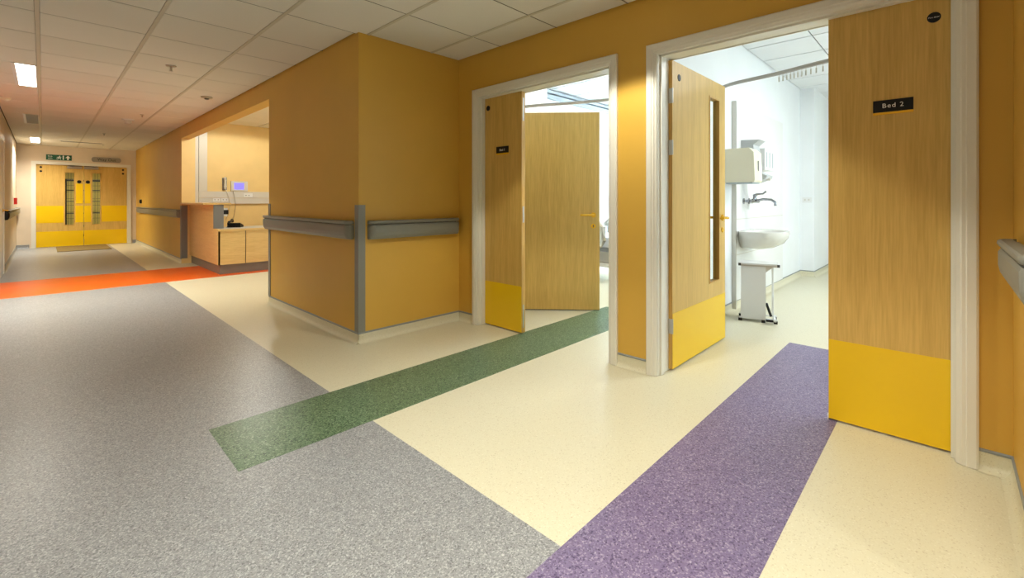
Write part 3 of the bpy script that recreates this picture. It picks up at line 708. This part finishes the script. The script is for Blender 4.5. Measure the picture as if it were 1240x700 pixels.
obj('housing', bx(XL, XL+.05, 14.55, 14.66, 1.07, 1.21), M_RED, cp, bev=.005); obj('glass', bx(XL+.05, XL+.053, 14.575, 14.635, 1.11, 1.17), M_WPL, cp)
hm = thing('door_hold_magnet', 'black round door magnet on the ochre wall above the far handrail', 'door magnet', (XW, 14.9, 1.1))
bm = B(); lathe(bm, (XW, 14.9, 1.13), [(.05, 0), (.05, -.03), (.03, -.045)], 18, axis='x'); obj('magnet', bm, M_BLACK, hm, smooth=True)
obj('back_plate', bx(XW-.004, XW, 14.98, 15.08, 1.07, 1.19), M_WPL, hm)
fm = obj('floor_mat', bx(.22, 1.14, 14.3, 15.86, .0012, .010), M_BROWN, bev=.003, seg=1); tag(fm, 'brown entrance mat on the grey floor before the end doors', 'mat')
# wire cage trolley in the lobby
rc = thing('cage_trolley', 'dark wire cage trolley seen through the end door panes', 'trolley', (.8, 17.0, 0))
bm = B()
for x in (.42, 1.14):
    for y in (16.75, 17.35): tube(bm, [(x, y, .16), (x, y, 1.72)], .016, 8)
for z in (.2, 1.70):
    for y in (16.75, 17.35): tube(bm, [(.42, y, z), (1.14, y, z)], .014, 8)
    for x in (.42, 1.14): tube(bm, [(x, 16.75, z), (x, 17.35, z)], .014, 8)
obj('cage_frame', bm, M_DGREY, rc)
for z in (.45, .80, 1.12, 1.42): obj('shelf', bx(.42, 1.14, 16.76, 17.34, z, z+.02), M_GREY, rc)
for x in (.45, 1.11):
    for y in (16.8, 17.3): bm = B(); lathe(bm, (x-.015, y, .062), [(.06, 0), (.06, .03)], 16, axis='x'); box(bm, x-.01, x+.01, y-.01, y+.01, .1, .2); obj('castor', bm, M_DGREY, rc)

# ------------------------------------------------------------------ near bedroom
YP = 1.60
ws = thing('services_panel', 'white wall panel with metal edge behind the washbasin', 'wall panel', (5.8, 1.6, 0))
obj('board', bx(5.02, 6.9, YP, 1.63-.0001, .10, 2.19), M_WPL, ws); obj('edge_trim', bx(5.0, 5.02, YP-.012, 1.6299, .02, 2.19), M_STEEL, ws, label='metal edge strip')
obj('joint_strip', box(bx(5.02, 6.9, YP-.0015, YP, .955-.004, .955+.004), 5.02, 6.9, YP-.0015, YP, .575, .583), M_TRUNK, ws)
# washbasin
wb = thing('washbasin', 'white ceramic washbasin on the bedroom wall beside the pedal bin', 'washbasin', (5.36, YP-.2, .62))
bm = B(); ncl = 28
def basin_ring(sx, sy, z, cy=YP-.20):
    out = []
    for k in range(ncl):
        a = k*2*PI/ncl; x = math.cos(a); y = math.sin(a)
        yy_ = cy + sy*(y if y < 0 else min(y*1.25, .98)); out.append(bm.verts.new((5.32+sx*math.copysign(abs(x)**.8, x), min(yy_, YP-.002), z)))
    return out
prof = [(.14, .10, .64, .10), (.20, .14, .655, .06), (.26, .185, .70, .02), (.305, .205, .76, 0), (.32, .215, .805, 0), (.32, .215, .825, 0), (.305, .20, .832, 0), (.275, .165, .825, -.01), (.24, .14, .77, -.01), (.15, .09, .73, 0), (.03, .03, .725, 0)]
rings = [basin_ring(a, b_, z, YP-.20+o_) for a, b_, z, o_ in prof]
for A, C in zip(rings, rings[1:]):
    for k in range(ncl): bm.faces.new((A[k], A[(k+1) % ncl], C[(k+1) % ncl], C[k]))
bm.faces.new(rings[0]); bm.faces.new(rings[-1])
obj('bowl', bm, M_CER, wb, smooth=True)
bm = B(); lathe(bm, (5.32, YP-.2, .7255), [(.025, 0), (.025, .003), (.012, .003)], 16); obj('waste', bm, M_CHROME, wb)
# taps
tp = thing('wall_tap', 'chrome lever wall tap with swan spout above the washbasin', 'tap', (5.40, YP, 1.05))
bm = B()
for x in (5.28, 5.46): tube(bm, [(x, YP, 1.145), (x, YP-.01, 1.145), (x, YP-.012, 1.145), (x, YP-.07, 1.145)], [.032, .032, .014, .016], 16)
tube(bm, [(5.24, YP-.08, 1.145), (5.29, YP-.08, 1.145), (5.33, YP-.08, 1.145), (5.50, YP-.08, 1.145)], [.016, .026, .020, .024], 14); obj('valve_body', bm, M_CHROME, tp, smooth=True)
bm = B(); tube(bm, [(5.40, YP-.08, 1.145), (5.40, YP-.16, 1.165), (5.40, YP-.24, 1.160), (5.40, YP-.275, 1.135), (5.40, YP-.28, 1.095)], [.014, .013, .013, .013, .014], 12); obj('spout', bm, M_CHROME, tp, smooth=True)
bm = B(); tube(bm, [(5.40, YP-.08, 1.16), (5.40, YP-.08, 1.21), (5.40, YP-.10, 1.22), (5.40, YP-.16, 1.225), (5.40, YP-.19, 1.25)], [.022, .022, .012, .009, .010], 10); obj('lever', bm, M_CHROME, tp, smooth=True)
# dispensers
td = thing('towel_dispenser', 'ivory paper towel dispenser left of the steel panel edge', 'dispenser', (4.86, 1.5, 1.31))
bm = B(); extrude(bm, [(1.625, 1.33), (1.345, 1.33), (1.335, 1.35), (1.345, 1.62), (1.39, 1.665), (1.625, 1.665)], lambda a, b_, t: (t, a, b_), 4.74, 4.985); obj('cover', bm, M_IVORY, td, bev=.01)
bm = B(); box(bm, 4.745, 4.98, 1.36, 1.60, 1.318, 1.3295); obj('outlet', bm, M_BLUEM, td)
obj('window_slot', bx(4.85, 4.87, 1.334, 1.337, 1.44, 1.54), M_GREY, td)
sd = thing('soap_dispenser', 'pale grey soap dispenser mounted over the washbasin taps', 'dispenser', (5.30, 1.5, 1.3))
bm = B(); extrude(bm, [(YP-.0005, 1.36), (YP-.14, 1.34), (YP-.24, 1.38), (YP-.25, 1.41), (YP-.15, 1.46), (YP-.12, 1.74), (YP-.18, 1.79), (YP-.0005, 1.80)], lambda a, b_, t: (t, a, b_), 5.20, 5.42); obj('body', bm, mat('dispenser_grey', (.52, .54, .55), .4), sd, bev=.008)
bm = B(); tube(bm, [(5.29, YP-.10, 1.42), (5.29, YP-.20, 1.40), (5.29, YP-.26, 1.37)], [.03, .024, .014], 10); obj('elbow_lever', bm, M_TRUNK, sd, smooth=True)
gd = thing('glove_dispenser', 'white glove box holder with three slots right of the soap dispenser', 'dispenser', (5.7, 1.5, 1.5))
bm = B(); box(bm, 5.62, 6.05, YP-.12, YP-.0005, 1.50, 1.74); obj('holder', bm, M_WPL, gd, bev=.008)
for k in range(3): obj('slot', bx(5.68+.12*k, 5.705+.12*k, YP-.122, YP-.12, 1.53, 1.70), M_BLUEM, gd)
sk = thing('wall_socket', 'white switched socket on the far column of the near bedroom', 'socket', (8.05, 1.55, 1.1))
obj('plate', bx(8.035, 8.05, 1.48, 1.60, 1.12, 1.20), M_WPL, sk, bev=.003); [obj('rocker', bx(8.031, 8.035, y, y+.02, 1.15, 1.175), M_TRUNK, sk) for y in (1.505, 1.555)]
# pedal bin / sack holder
pb = thing('pedal_bin', 'slim white pedal sack holder on black feet beneath the washbasin', 'bin', (4.69, 1.335, 0), math.radians(-74))
# local: x = to the right seen from the camera, y = away from it
obj('body', bx(-.105, .105, .0, .20, .035, .53), M_WPL, pb, local=True, bev=.006)
obj('lid', bx(-.115, .205, -.01, .21, .537, .556), M_WPL, pb, local=True, bev=.007); obj('lid_rim', bx(-.118, .208, -.013, .213, .528, .538), M_STEEL, pb, local=True)
bm = B(); extrude(bm, [(.105, .527), (.17, .527), (.105, .47)], lambda a, b_, t: (a, t, b_), .02, .04); obj('bracket', bm, M_TRUNK, pb, local=True)
for yy_ in (.01, .19):
    bm = B(); tube(bm, [(.165, yy_, .53), (.165, yy_, .05)], .006, 8); obj('rod', bm, M_WPL, pb, local=True)
bm = B(); tube(bm, [(.11, .06, .175), (.15, .04, .055)], .012, 8); obj('damper', bm, M_BLACK, pb, local=True)
bm = B(); box(bm, -.12, .20, .0, .02, .022, .035); box(bm, -.12, .20, .18, .20, .022, .035); box(bm, .17, .19, -.03, .22, .022, .035); box(bm, .12, .15, -.06, .02, .03, .04); obj('base_frame', bm, M_WPL, pb, local=True)
for x, y in ((-.11, 0), (.085, -.0), (.185, .0), (-.11, .19), (.185, .19)):
    obj('foot', bx(x-.016, x+.016, y-.012, y+.012, .0, .024), M_BLACK, pb, local=True, bev=.003, seg=1)
obj('pedal', bx(.105, .165, -.075, -.035, .028, .045), M_BLACK, pb, local=True, bev=.004, seg=1)
for s in (-.118, .205):
    obj('knob', bx(s-.008, s+.014, -.02, .002, .528, .552), M_DGREY, pb, local=True, bev=.003, seg=1)
# curtain tracks
def track(label, pts, gl, zc):
    r = thing('curtain_track', label, 'curtain rail', pts[0])
    bm = B(); sub = []
    for i in range(len(pts)-1):
        p0, p1, p2, p3 = [Vector(pts[max(0, min(len(pts)-1, i+k))]) for k in (-1, 0, 1, 2)]
        for k in range(6):
            t = k/6; sub.append(.5*((2*p1)+(p2-p0)*t+(2*p0-5*p1+4*p2-p3)*t*t+(3*p1-p0-3*p2+p3)*t**3))
    sub.append(Vector(pts[-1])); tube(bm, sub, .017, 8); obj('rail', bm, M_BLUEM if False else mat('track_enamel', (0.42, 0.40, 0.36), 0.5), r, smooth=True)
    for p in gl[1]:
        bm = B(); tube(bm, [(p[0], p[1], pts[0][2]+.015), (p[0], p[1], zc)], .006, 6); obj('drop_rod', bm, M_WPL, r)
    for k in range(gl[0][2]):
        q = (gl[0][0] + (gl[0][1]-gl[0][0])*k/(gl[0][2]-1)); i = int(q); p = sub[i] + (sub[min(i+1, len(sub)-1)]-sub[i])*(q-i)
        bm = B(); box(bm, p.x-.004, p.x+.004, p.y-.005, p.y+.005, p.z-.075, p.z-.034); box(bm, p.x-.0015, p.x+.0015, p.y-.0015, p.y+.0015, p.z-.034, p.z-.014); obj('glider', bm, M_TRUNK, r)
track('curved grey curtain track crossing the near bedroom', [(4.62, 1.625, 2.25), (4.50, 1.45, 2.25), (4.41, 1.05, 2.25), (4.28, .66, 2.25), (4.10, -.2, 2.25), (3.98, -1.0, 2.25), (3.95, -2.65, 2.25)], ((12, 18.5, 13), [(4.0, -.9)]), HR)
track('grey curtain track curving through the far bedroom', [(3.74, 3.395, 2.20), (3.80, 3.22, 2.20), (3.98, 2.90, 2.205), (4.12, 2.56, 2.21), (4.25, 2.1, 2.21), (4.3, 1.76, 2.21)], ((18, 20, 3), [(4.25, 2.1)]), HR)
wt = thing('wall_track', 'blue grey aluminium track high on the far bedroom wall', 'rail', (6.4, 4.39, 2.6))
obj('channel', box(bx(4.2, 8.7, 4.34, 4.3999, 2.70, 2.76), 4.2, 8.7, 4.33, 4.3999, 2.78, 2.82), M_BLUEM, wt)
# unseen glowing panels added to the bedroom ceilings as fill
for x, y, sx, sy, lb in ((5.6, -.6, 1.17, 1.17, 'large unseen ceiling panel added to brighten the near bedroom'), (5.0, 2.5, .55, 1.1, 'unseen ceiling panel added to brighten the far bedroom')):
    r = thing('fill_panel', lb, 'ceiling light', (x, y, HR-.02)); obj('diffuser', bx(x-sx/2+.03, x+sx/2-.03, y-sy/2+.03, y+sy/2-.03, HR-.010, HR-.001), M_LAMPC, r)
    bm = B(); box(bm, x-sx/2, x+sx/2, y-sy/2, y-sy/2+.03, HR-.014, HR-.001); box(bm, x-sx/2, x+sx/2, y+sy/2-.03, y+sy/2, HR-.014, HR-.001); box(bm, x-sx/2, x-sx/2+.03, y-sy/2+.03, y+sy/2-.03, HR-.014, HR-.001); box(bm, x+sx/2-.03, x+sx/2, y-sy/2+.03, y+sy/2-.03, HR-.014, HR-.001); obj('trim', bm, M_WPL, r)
# hospital bed in the far bedroom
BX, BY = 5.85, 3.35
bd = thing('hospital_bed', 'hospital bed with grey plastic side rails in the far bedroom', 'bed', (BX, BY, 0))
obj('mattress', bx(BX-.43, BX+.43, BY-.98, BY+.95, .50, .64), M_SHEET, bd, bev=.04, seg=3)
obj('deck', bx(BX-.45, BX+.45, BY-1.0, BY+.97, .44, .499), M_GREY, bd, bev=.01)
obj('pillow', bx(BX-.30, BX+.30, BY+.50, BY+.90, .641, .75), M_SHEET, bd, bev=.045, seg=3)
for y in (BY-1.02, BY+.98):
    obj('end_board', bx(BX-.44, BX+.44, y-.02, y+.02, .40, .95), M_WPL, bd, bev=.018)
for s in (-1, 1):
    for ya, yb in ((BY-.62, BY-.05), (BY+.05, BY+.68)):
        bm = B(); x = BX+s*.50
        tube(bm, [(x, ya+.06, .52), (x, ya, .60), (x, ya+.01, .78), (x, ya+.08, .84), (x, yb-.08, .84), (x, yb-.01, .78), (x, yb, .60), (x, yb-.06, .52), (x, ya+.06, .52)], .028, 8)
        box(bm, x-.014, x+.014, ya+.03, yb-.03, .56, .70); box(bm, x-.014, x+.014, ya+.02, ya+.10, .70, .80); box(bm, x-.014, x+.014, yb-.10, yb-.02, .70, .80); box(bm, x-.012, x+.012, (ya+yb)/2-.03, (ya+yb)/2+.03, .54, .82)
        obj('side_rail', bm, mat('bed_plastic', (0.44, 0.42, 0.35), 0.4), bd, smooth=True)
        bm = B(); tube(bm, [(x, (ya+yb)/2-.12, .53), (x-s*.03, (ya+yb)/2+.12, .36)], .018, 8); tube(bm, [(x, (ya+yb)/2+.12, .53), (x-s*.03, (ya+yb)/2-.12, .36)], .018, 8); obj('rail_linkage', bm, M_DGREY, bd)
obj('chassis', box(box(bx(BX-.40, BX+.40, BY-.9, BY+.9, .22, .28), BX-.3, BX-.22, BY-.8, BY+.8, .28, .44), BX+.22, BX+.3, BY-.8, BY+.8, .28, .44), M_TRUNK, bd, bev=.01)
for x in (BX-.36, BX+.36):
    for y in (BY-.82, BY+.82):
        bm = B(); lathe(bm, (x-.02, y, .076), [(.055, 0), (.075, .004), (.075, .036), (.055, .04)], 18, axis='x'); box(bm, x-.03, x+.03, y-.02, y+.02, .14, .22); obj('castor', bm, M_DGREY, bd, smooth=True)
